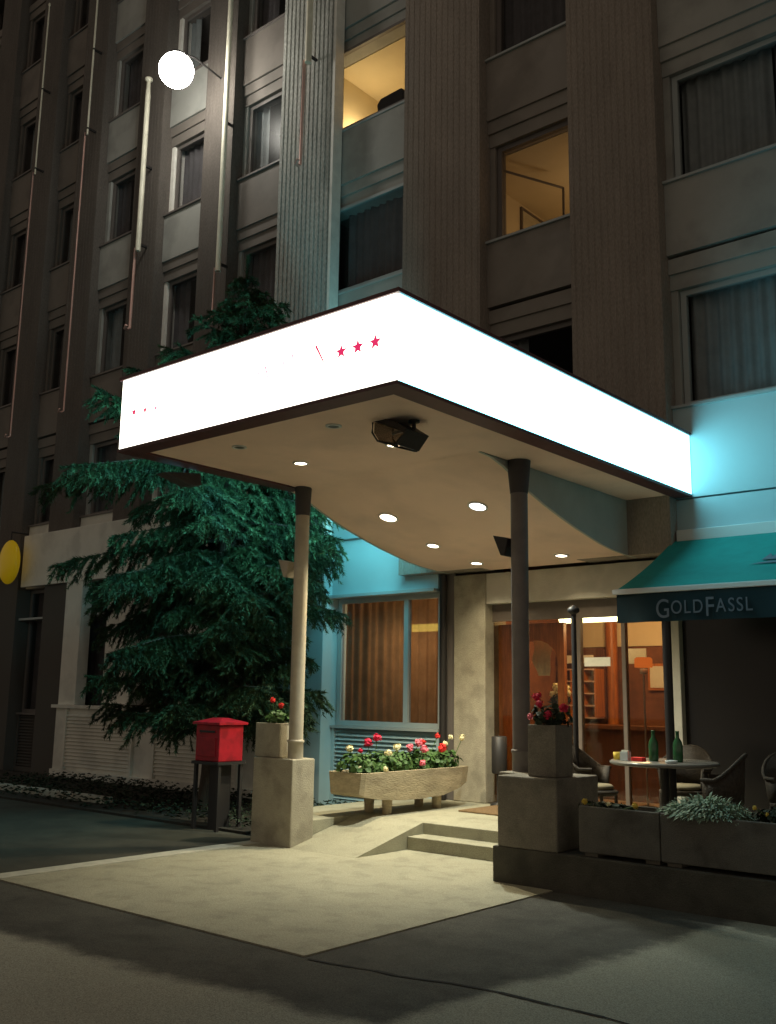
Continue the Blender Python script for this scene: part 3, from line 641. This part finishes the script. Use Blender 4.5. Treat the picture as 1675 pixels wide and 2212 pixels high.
plant('geranium', -4.82, 7.98, 1.34, .22, .20, .18, [(-4.92,7.92,1.62,.045,'b_crim'),(-4.86,7.86,1.55,.04,'b_crim'),(-4.62,7.88,1.52,.045,'b_crim'),(-4.76,7.84,1.46,.04,'b_crim'),(-4.95,7.85,1.44,.03,'b_pink')], 'dark crimson geranium in the right tall planter before the door', 150, .034, leafm='leaf_dark')
# silver foliage and small flowers in the low boxes
def tuft(name, x, y, z, rx, rz, n, lab, m, cat='plant'):
    b = MB()
    for _ in range(n):
        a = random.uniform(0,6.28); q = random.random()**.6; px, py = x+rx*q*math.cos(a)*.9, y+.17*q*math.sin(a)
        d = Vector((math.cos(a)*random.uniform(.2,1), math.sin(a)*.9-.35, random.uniform(.1,.8))).normalized(); L = random.uniform(.07,.15)
        pz = z+rz*(1-q*q)*random.uniform(.3,1); p = Vector((px,py,pz)); sd = d.cross(Vector((0,0,1))).normalized()*.008
        m1 = p+d*L*.6; e = p+d*L+Vector((0,0,-.03))
        b.add([p-sd,p+sd,m1+sd*1.2,m1-sd*1.2,e], [(0,1,2,3),(3,2,4)])
    return b.build(name, m, None, lab, cat)
tuft('silver_plant', -3.36,7.92,.68,.36,.13,1500,'mound of silvery grey green foliage spilling over the planter rim','silver')
plant('border_plant', -4.25, 7.95, .66, .07, .28, .12, [(-4.42,7.86,.735,.028,'b_yel'),(-4.2,7.88,.73,.022,'b_cream'),(-3.95,7.86,.735,.028,'b_yel')], 'low dark plant with small yellow flowers beside the right pedestal', 120, .028, leafm='leaf_dark')
plant('border_plant', -2.78, 7.95, .68, .12, .22, .13, [(-2.95,7.86,.80,.018,'b_yel'),(-2.74,7.88,.84,.02,'b_yel'),(-2.85,7.84,.76,.016,'b_yel')], 'low leafy plant with tiny yellow flowers right of the silvery mound', 220, .026, leafm='leaf_dark')
plant('border_plant', -2.0, 7.95, .68, .12, .34, .13, [(-2.2,7.86,.80,.018,'b_yel')], 'dark leafy plant in the rightmost low planter', 200, .028, leafm='leaf_dark')

# ------------------------------------------------------------------ mailbox
X = thing('mailbox', (-9.6,8.2,0), 'red mailbox with hipped roof on black legs in front of the spruce', 'mailbox')
MB().box(-9.85,-9.41,8.0,8.38,.80,1.235).build('body', 'red', X, bevel=.012)
rf = MB(); a0 = [(-9.88,7.965,1.236),(-9.375,7.965,1.236),(-9.375,8.42,1.236),(-9.88,8.42,1.236)]; a1 = [(x,y,1.262) for x,y,z in a0]; pk = [(-9.70,8.14,1.315),(-9.54,8.14,1.315),(-9.54,8.24,1.315),(-9.70,8.24,1.315)]
rf.add(a0+a1+pk, [(3,2,1,0),(0,1,5,4),(1,2,6,5),(2,3,7,6),(3,0,4,7),(4,5,9,8),(5,6,10,9),(6,7,11,10),(7,4,8,11),(8,9,10,11)]); rf.build('roof', 'red', X)
MB().box(-9.79,-9.47,7.988,8.001,.86,1.08).build('door', 'red_dark', X, bevel=.004); MB().box(-9.77,-9.49,7.985,7.999,1.14,1.165).build('slot', 'metal_dark', X)
MB().box(-9.88,-9.38,7.97,8.41,.765,.799).build('tray', 'metal_dark', X)
for xx in (-9.84,-9.42):
    for yy in (8.02,8.36): MB().box(xx-.02,xx+.02,yy-.02,yy+.02,-.02,.765).build('leg', 'metal_dark', X)
MB().box(-9.68,-9.54,8.10,8.32,-.02,.764).build('pedestal_box', 'metal_dark', X)

# ------------------------------------------------------------------ spruce
TX, TY = -11.1, 9.35
tr = thing('spruce_tree', (TX,TY,0), 'broad blue green spruce with drooping branches left of the canopy', 'tree')
MB().tube([(TX,TY,-.05),(TX+.02,TY,.5),(TX+.05,TY+.02,3),(TX+.15,TY,6),(TX+.25,TY,7.9)], [.24,.18,.14,.07,.012], 12).build('trunk', 'bark', tr)
nd = MB(); lm = MB(); rt = random.Random(11)
def needles(p0, p1, sp=.0145, ln=.068):
    d = p1-p0; L = d.length
    if L < .03: return
    d.normalize(); s = d.cross(Vector((0,0,1))); s = s.normalized() if s.length > .05 else Vector((1,0,0)); u = s.cross(d)
    k = 0; t = 0.0
    while t < L:
        for q in (0,1,2):
            an = rt.uniform(0,6.28); o = s*math.cos(an)+u*math.sin(an)*.9
            b = p0+d*t; e = b+(o*.72+d*.7)*ln*rt.uniform(.7,1.25); wv = d.cross(o).normalized()*.0105
            nd.v += [tuple(b-wv), tuple(b+wv), tuple(e)]; i = len(nd.v); nd.f.append((i-3,i-2,i-1)); nd.sm.append(False)
        t += sp*rt.uniform(.7,1.3)
def Rz(z):
    if z < 5.6: return 1.68+.02*z
    return max(.12, .66*(8.1-z))
TIER = [(4.9,1.38),(3.65,1.24),(1.85,1.26)]      # a few tiers reach farther out, gaps between them
z = 1.4; w = 0
while z < 7.85:
    n = 7 if z < 5 else 6
    for k in range(n):
        az = 2*math.pi*(k+.5*(w%2))/n+rt.uniform(-.28,.28); zz = z+rt.uniform(-.14,.14)
        c, s = math.cos(az), math.sin(az); L = Rz(zz)*rt.choice((.55,.75,.9,1.0,1.08))*rt.uniform(.92,1.06)
        for tz, tf in TIER:
            if abs(zz-tz) < .22 and c < .4: L *= tf
        if s > 0: L = min(L, (10.72-TY)/max(s,.05))
        if c > .2: L = min(L, (-8.72-TX)/c)
        if c > .3 and zz > 1.9 and zz < 3.0: L *= .72
        if s < -.5 and zz < 2.0: L *= .75
        droop = (.20 if 1.9 < zz < 5 else .06)*L+.05
        base = Vector((TX+.05+.25*max(0,zz-3)/5, TY, zz)); pts = []
        NS = 9
        for j in range(NS+1):
            t = j/NS; dz = .20*L*t*(.6 if zz < 5 else 1.6)-droop*1.35*t*t+.16*L*max(0,t-.72)**1.3
            bend = .10*math.sin(t*3+k)*L*.4
            pts.append(base+Vector((c*L*t-s*bend*t, s*L*t+c*bend*t, dz)))
        if min(p.z for p in pts) < .95: continue
        lm.tube(pts, [max(.004,.030*(1-j/NS)*min(1,L/2)) for j in range(NS+1)], 5, False)
        t = .18
        while t < .995:
            i = min(NS-1, int(t*NS)); f = t*NS-i; p = pts[i].lerp(pts[i+1], f); d = (pts[i+1]-pts[i]).normalized()
            sd = d.cross(Vector((0,0,1))).normalized()
            for sg in (-1,1):
                tl = (.44*(1-t)**.5+.20)*min(1,L/1.8+.25)*rt.uniform(.6,1.25)
                dr = (d*.75+sd*sg*rt.uniform(.65,1.1)+Vector((0,0,-rt.uniform(.1,1.25)))).normalized()
                e = p+dr*tl; m_ = p.lerp(e,.55)+Vector((0,0,.02)); needles(p, m_); needles(m_, e+Vector((0,0,-.03)))
                if tl > .22:
                    for q in (.35,.6,.85):
                        pp = p.lerp(e,q); sg2 = 1 if rt.random() < .5 else -1
                        needles(pp, pp+(dr*.6+sd*sg2*.6+Vector((0,0,-rt.uniform(.2,.9)))).normalized()*tl*.5, .022)
            t += (.10 if zz < 5.6 else .15)/max(.6,L)*rt.uniform(.7,1.3)
        needles(pts[-2], pts[-1]+(pts[-1]-pts[-2])*.4, .010)
    z += .33 if z < 5 else .26; w += 1
needles(Vector((TX+.24,TY,7.5)), Vector((TX+.27,TY,8.15)), .006, .07)
nd.build('crown', 'needle', tr); lm.build('limb', 'bark', tr)
# low ground cover of the bed
gc = MB(); rr = random.Random(5)
for _ in range(3200):
    x, y = rr.uniform(-17,-9.1), rr.uniform(8.2,10.6); zz = rr.uniform(.03,.16); a = rr.uniform(0,6.28); q = .04*rr.uniform(.6,1.3)
    gc.add([(x-q*math.cos(a),y-q*math.sin(a),zz),(x+q*math.sin(a)*.6,y-q*math.cos(a)*.6,zz+.02),(x+q*math.cos(a),y+q*math.sin(a),zz+.01),(x-q*math.sin(a)*.6,y+q*math.cos(a)*.6,zz+.03)], [(0,1,2,3)])
gc.build('ground_cover', 'leaf_dark', None, 'dark low ground cover in the bed under the spruce', 'ground cover', kind='stuff')

# ------------------------------------------------------------------ flagpoles and street lamp
def flagpole(x, zrod, zpole, ztop, lab, r=.032):
    y = 10.6; t = thing('flagpole', (x,y,zrod), lab, 'flagpole', 'flagpoles along the facade')
    MB().tube([(x,y,zpole),(x,y,ztop-.3),(x,y,ztop)], [r,r,r*.7], 12).build('pole', 'pole', t)
    MB()._lathe((x,y,ztop),[(r*.7,0),(r*1.5,.03),(r*1.5,.07),(.001,.11)],12).build('finial','pole',t)
    MB().tube([(x-.11,y+.02,zpole+.1),(x-.13,y+.02,zrod+.06),(x-.12,y-.04,zrod+.02),(x-.08,y-.12,zrod),(x-.02,y-.14,zrod+.05)], .030 if r > .05 else .018, 8).build('halyard_rod', 'rod', t)
    for zz in (zpole+.15, (zpole+ztop)/2): 
        MB().box(x-.02,x+.02,y-.02,YP-.001,zz-.02,zz+.02).build('bracket', 'metal_dark', t)
flagpole(-19.75,7.0,13.2,17.5,'cream flagpole on the facade, leftmost of the five',.018)
flagpole(-17.68,7.2,13.4,17.5,'cream flagpole on the facade, second from the left',.020)
flagpole(-15.54,8.48,10.09,13.75,'cream flagpole ending just below the round street lamp',.052)
flagpole(-13.07,8.0,8.98,14.8,'tall cream flagpole standing above the top of the spruce',.048)
flagpole(-10.95,10.27,12.16,15.6,'short thick cream flagpole on the grey ribbed pilaster',.058)
LX, LY, LZ2 = -13.40, 9.70, 12.60
SL = thing('street_lamp', (LX,LY,LZ2), 'round white glowing street lamp bracketed high on the left facade', 'lamp')
MB().ball((LX,LY,LZ2), .31, 24, 16).build('globe', 'e_lamp', SL)
MB().tube([(LX,LY,LZ2+.33),(LX,LY+.02,LZ2+.40),(LX,LY+.4,LZ2+.46),(LX-.1,YP,LZ2+.46)], .018, 8).build('arm', 'metal_dark', SL)
MB()._lathe((LX,LY,LZ2+.24),[(.18,0),(.14,.08),(.03,.11)],16).build('cap', 'metal_dark', SL)
# yellow round sign at the far left
ys_ = thing('round_sign', (-19.15,10.45,4.25), 'yellow rounded sign hanging from the facade at the left edge', 'sign')
MB().ball((-19.15,10.45,4.22), .46, 24, 14, (.75,.32,1.0)).build('sign_body', 'yellow', ys_)
MB().tube([(-19.15,10.45,4.66),(-19.15,10.45,4.85),(-19.15,YP+.02,4.85)], .02, 8).build('bracket', 'metal_dark', ys_)

# ------------------------------------------------------------------ awning
A = thing('awning', (-2.9,10.3,2.7), 'green cafe awning with dark lettered valance right of the entrance', 'awning')
ax0, ax1, ay0, ay1, az0, az1 = -4.90, -1.0, 9.45, YW-.18, 2.72, 3.44
fb = MB(); vs = []; n = 24; mm = 10
for i in range(n+1):
    for j in range(mm+1):
        t = j/mm; x = ax0+.04*(1-t)*0+(ax1-ax0)*i/n
        vs.append((x, ay1+(ay0-ay1)*t, az1+(az0-az1)*t-.035*math.sin(math.pi*t)-.006*math.sin(i*2.3)*t))
fb.add(vs, [(i*(mm+1)+j, i*(mm+1)+j+1, (i+1)*(mm+1)+j+1, (i+1)*(mm+1)+j) for i in range(n) for j in range(mm)], True); fb.build('fabric', 'awn', A)
MB().box(ax0-.02,ax1,ay0-.035,ay0+.02,az0-.04,az0+.015).build('front_bar', 'white', A, bevel=.008)
vv = MB(); vs = []; n = 60
for i in range(n+1):
    x = ax0+.02+(ax1-ax0-.02)*i/n; d = .012*math.sin(i*.9); vs += [(x,ay0-.012,az0-.04),(x,ay0-.012+d,az0-.20),(x,ay0-.012+d*1.6,az0-.335)]
vv.add(vs, [(3*i+j,3*i+j+1,3*i+4+j,3*i+3+j) for i in range(n) for j in range(2)], True); vv.build('valance', 'awn_v', A)
MB().box(ax0+.05,ax1,ay1-.02,YW-.105,3.42,3.56).build('cassette', 'white', A, bevel=.01)
for xx in (-4.7,-1.4): MB().tube([(xx,ay1+.02,3.40),(xx+.15,(ay0+ay1)/2,2.98),(xx,ay0+.02,az0-.02)], .022, 8).build('arm', 'metal_dark', A)
def text_mesh(txt, size, sx):
    c = bpy.data.curves.new('t', 'FONT'); c.body = txt; c.size = size; c.extrude = .002
    o = bpy.data.objects.new('t', c); COL.objects.link(o); bpy.context.view_layer.update()
    me = bpy.data.meshes.new_from_object(o.evaluated_get(bpy.context.evaluated_depsgraph_get())); bpy.data.objects.remove(o); bpy.data.curves.remove(c)
    v = [(p.co.x*sx, p.co.y, p.co.z) for p in me.vertices]; f = [tuple(p.vertices) for p in me.polygons]; bpy.data.meshes.remove(me); return v, f
lt = MB(); x = -4.44
for ch, big in zip('GOLDFASSL', (1,0,0,0,1,0,0,0,0)):
    v, f = text_mesh(ch, .27 if big else .19, .80); w = max(p[0] for p in v)
    lt.add([(x+p[0], ay0-.040-p[2], az0-.265+p[1]-(.035 if big else 0)) for p in v], f); x += w+.018
lt.build('lettering', 'letter', A)
em = MB(); e0 = (-3.52,.40)   # emblem: small crown over a swash, lying on the slope
def onslope(x, t): return (x, ay1+(ay0-ay1)*t, az1+(az0-az1)*t-.035*math.sin(math.pi*t)+.014)
for poly_ in ([(-3.60,.54),(-3.56,.42),(-3.51,.49),(-3.47,.36),(-3.42,.49),(-3.38,.42),(-3.33,.54)], [(-3.70,.62),(-3.5,.57),(-3.25,.59),(-3.14,.56),(-3.25,.63),(-3.5,.61)]):
    em.add([onslope(a,b) for a, b in poly_], [tuple(range(len(poly_)))])
em.build('emblem', 'letter', A)
def post(x, y, z1, lab, r=.032, cap=False):
    t = thing('awning_post', (x,y,LZ), lab, 'post')
    MB().tube([(x,y,LZ),(x,y,z1)], r, 12).build('pole', 'metal_dark', t); MB()._lathe((x,y,LZ),[(r+.05,0),(r+.05,.012),(r,.02)],14).build('base_plate','metal_dark',t)
    if cap: MB()._lathe((x,y,z1),[(r,0),(.065,.025),(.065,.06),(.02,.09),(.001,.10)],16).build('cap', 'metal_dark', t)
post(-5.40, 9.45, 2.50, 'slim dark capped post standing before the glazed door', .028, True)
post(-4.37, 9.50, 2.42, 'dark post under the awning valance behind the cafe table', .045)

# ------------------------------------------------------------------ cafe terrace
C = thing('cafe_table', (-4.35,9.3,LZ), 'round dark cafe table with bottles under the awning', 'table')
MB()._lathe((-4.35,9.3,LZ),[(.001,.735),(.50,.735),(.52,.745),(.52,.765),(.50,.775),(.001,.775)],36).build('tabletop', 'tabletop', C)
MB().tube([(-4.35,9.3,LZ+.02),(-4.35,9.3,LZ+.735)], .04, 12).build('stem', 'metal_dark', C)
MB()._lathe((-4.35,9.3,LZ),[(.26,0),(.26,.015),(.10,.04),(.05,.08)],20).build('base', 'metal_dark', C)
ZT_ = LZ+.776
def bottle(x, y, lab):
    b = MB()._lathe((x,y,ZT_),[(.001,0),(.044,0),(.047,.02),(.047,.15),(.040,.19),(.018,.225),(.017,.275),(.019,.278),(.019,.29),(.001,.29)],16)
    b.build('bottle', 'bottle', None, lab, 'bottle')
bottle(-4.40,9.18,'green glass bottle near the middle of the cafe table'); bottle(-4.17,9.22,'green glass bottle right of the table centre before the pale post')
tag(MB()._lathe((-4.14,9.0,ZT_),[(.001,0),(.05,0),(.06,.025),(.05,.025),(.04,.01),(.001,.01)],18).build('ashtray','ashtray'),'pale blue ashtray on the right of the cafe table','ashtray')
MB().box(-4.56,-4.44,9.02,9.10,ZT_,ZT_+.035).build('menu_card','b_red',None,'red menu card lying on the cafe table','menu',bevel=.004)
nh = thing('napkin_holder', (-4.64,9.05,ZT_), 'white napkin holder beside the red menu card', 'napkin holder')
MB().box(-4.68,-4.60,9.03,9.05,ZT_,ZT_+.08).build('front_plate','ashtray',nh); MB().box(-4.68,-4.60,9.08,9.10,ZT_,ZT_+.08).build('back_plate','ashtray',nh); MB().box(-4.675,-4.605,9.051,9.079,ZT_,ZT_+.095).build('napkins','paper',nh)
tag(MB()._lathe((-4.76,9.12,ZT_),[(.001,0),(.03,0),(.035,.07),(.033,.07),(.028,.005),(.001,.005)],14).build('tumbler','b_yel'),'small yellow tumbler at the left of the cafe table','tumbler')
def chair(loc, rz, lab, cush='cushion'):
    t = thing('wicker_chair', (0,0,0), lab, 'chair', 'wicker chairs on the terrace')
    s = MB()._lathe((0,0,0),[(.001,.40),(.22,.40),(.245,.42),(.245,.44),(.22,.455),(.001,.455)],20); s.build('seat','wicker',t)
    MB()._lathe((0,0,0),[(.001,.457),(.19,.457),(.21,.48),(.18,.505),(.001,.51)],20).build('cushion',cush,t)
    for sx in (-1,1):
        MB().tube([(sx*.19,-.17,0),(sx*.18,-.16,.42)], .018, 8).build('leg','wicker',t)
        MB().tube([(sx*.20,.20,0),(sx*.18,.17,.42)], .018, 8).build('leg','wicker',t)
    n = 17; bk = MB(); vs = []; top = []
    for i in range(n):
        a = math.pi*(-.18+1.36*i/(n-1)); x, y = .27*math.cos(a), .04+.23*math.sin(a)
        h = .66+.22*max(0,math.sin(a))**1.2
        vs += [(x*.92,y*.92,.45),(x*1.02,y*1.02,h)]; top.append((x*1.03,y*1.03,h))
    bk.add(vs, [(2*i,2*i+2,2*i+3,2*i+1) for i in range(n-1)], True); o = bk.build('backrest','wicker',t)
    so = o.modifiers.new('solid','SOLIDIFY'); so.thickness = .02
    MB().tube(top, .017, 8).build('rim','wicker',t)
    bpy.context.view_layer.update()
    t.location = loc; t.rotation_euler = (0,0,rz); return t
chair((-5.15,9.35,LZ), R(95), 'wicker chair with cream cushion left of the cafe table by the right pedestal')
chair((-3.75,9.05,LZ), R(-75), 'wicker chair with rounded back right of the cafe table')
chair((-4.5,10.05,LZ), R(5), 'wicker chair behind the cafe table near the door post')
chair((-3.2,9.6,LZ), R(40), 'wicker chair at the right edge of the terrace')
MB()._lathe((-5.02,8.78,LZ),[(.001,0),(.10,0),(.13,.26),(.12,.27),(.10,.24),(.001,.24)],18).build('ceramic_pot','cushion',None,'pale ceramic pot on the terrace floor behind the right pedestal','pot')
MB()._lathe((-4.72,8.75,LZ),[(.001,0),(.12,0),(.16,.22),(.15,.23),(.12,.20),(.001,.20)],18).build('ceramic_pot','cushion',None,'wider pale ceramic pot next to the planter box with yellow flowers','pot')
# doormat and standing ash bin
MB().box(-7.35,-6.05,10.02,10.85,LZ+.001,LZ+.022).build('doormat','mat',None,'brown coir doormat on the landing before the door','doormat',bevel=.006)
ab = thing('ash_bin', (-7.33,10.72,LZ), 'dark standing ash bin between the pillar and the door', 'bin')
MB()._lathe((-7.38,10.95,LZ),[(.12,0),(.12,.03),(.035,.05),(.035,.40)],16).build('stand','metal_dark',ab); MB()._lathe((-7.38,10.95,LZ),[(.09,.40),(.10,.42),(.10,.86),(.085,.87),(.001,.82)],18).build('drum','metal_dark',ab)
# things in the lit upper rooms
bgm = MB().prism([(-9.86,10.902),(-9.40,10.902),(-9.33,11.27),(-9.39,11.36),(-9.84,11.34),(-9.92,11.25)], 'y', YW+.10, YW+.32); bgm.build('travel_bag','black',None,'black travel bag standing on the sill of the bright upper window','bag',bevel=.03)
pf = thing('picture_frame', (-8.07,13.1,9.05), 'dark framed picture on the wall of the orange lit room', 'picture')
f = MB(); y0, y1, z0, z1 = 12.70, 13.60, 8.72, 9.44
for a in ((y0,y1,z1-.04,z1),(y0,y1,z0,z0+.04),(y0,y0+.04,z0+.04,z1-.04),(y1-.04,y1,z0+.04,z1-.04)): f.box(-8.098,-8.06,a[0],a[1],a[2],a[3])
f.build('frame','frame_brown',pf); MB().box(-8.098,-8.075,y0+.04,y1-.04,z0+.04,z1-.04).build('canvas','cloth',pf)
sa = MB()
def bar(a, b, w=.022): sa.tube([a, b], w, 4)
A0, A1 = (-7.49,11.26), (-7.05,12.28)
bar((*A0,9.24),(*A1,9.24)); bar((*A0,8.08),(*A1,8.08)); bar((*A0,8.08),(*A0,9.24)); bar((*A1,8.08),(*A1,9.24))
sa.build('open_sash', 'frame', B)
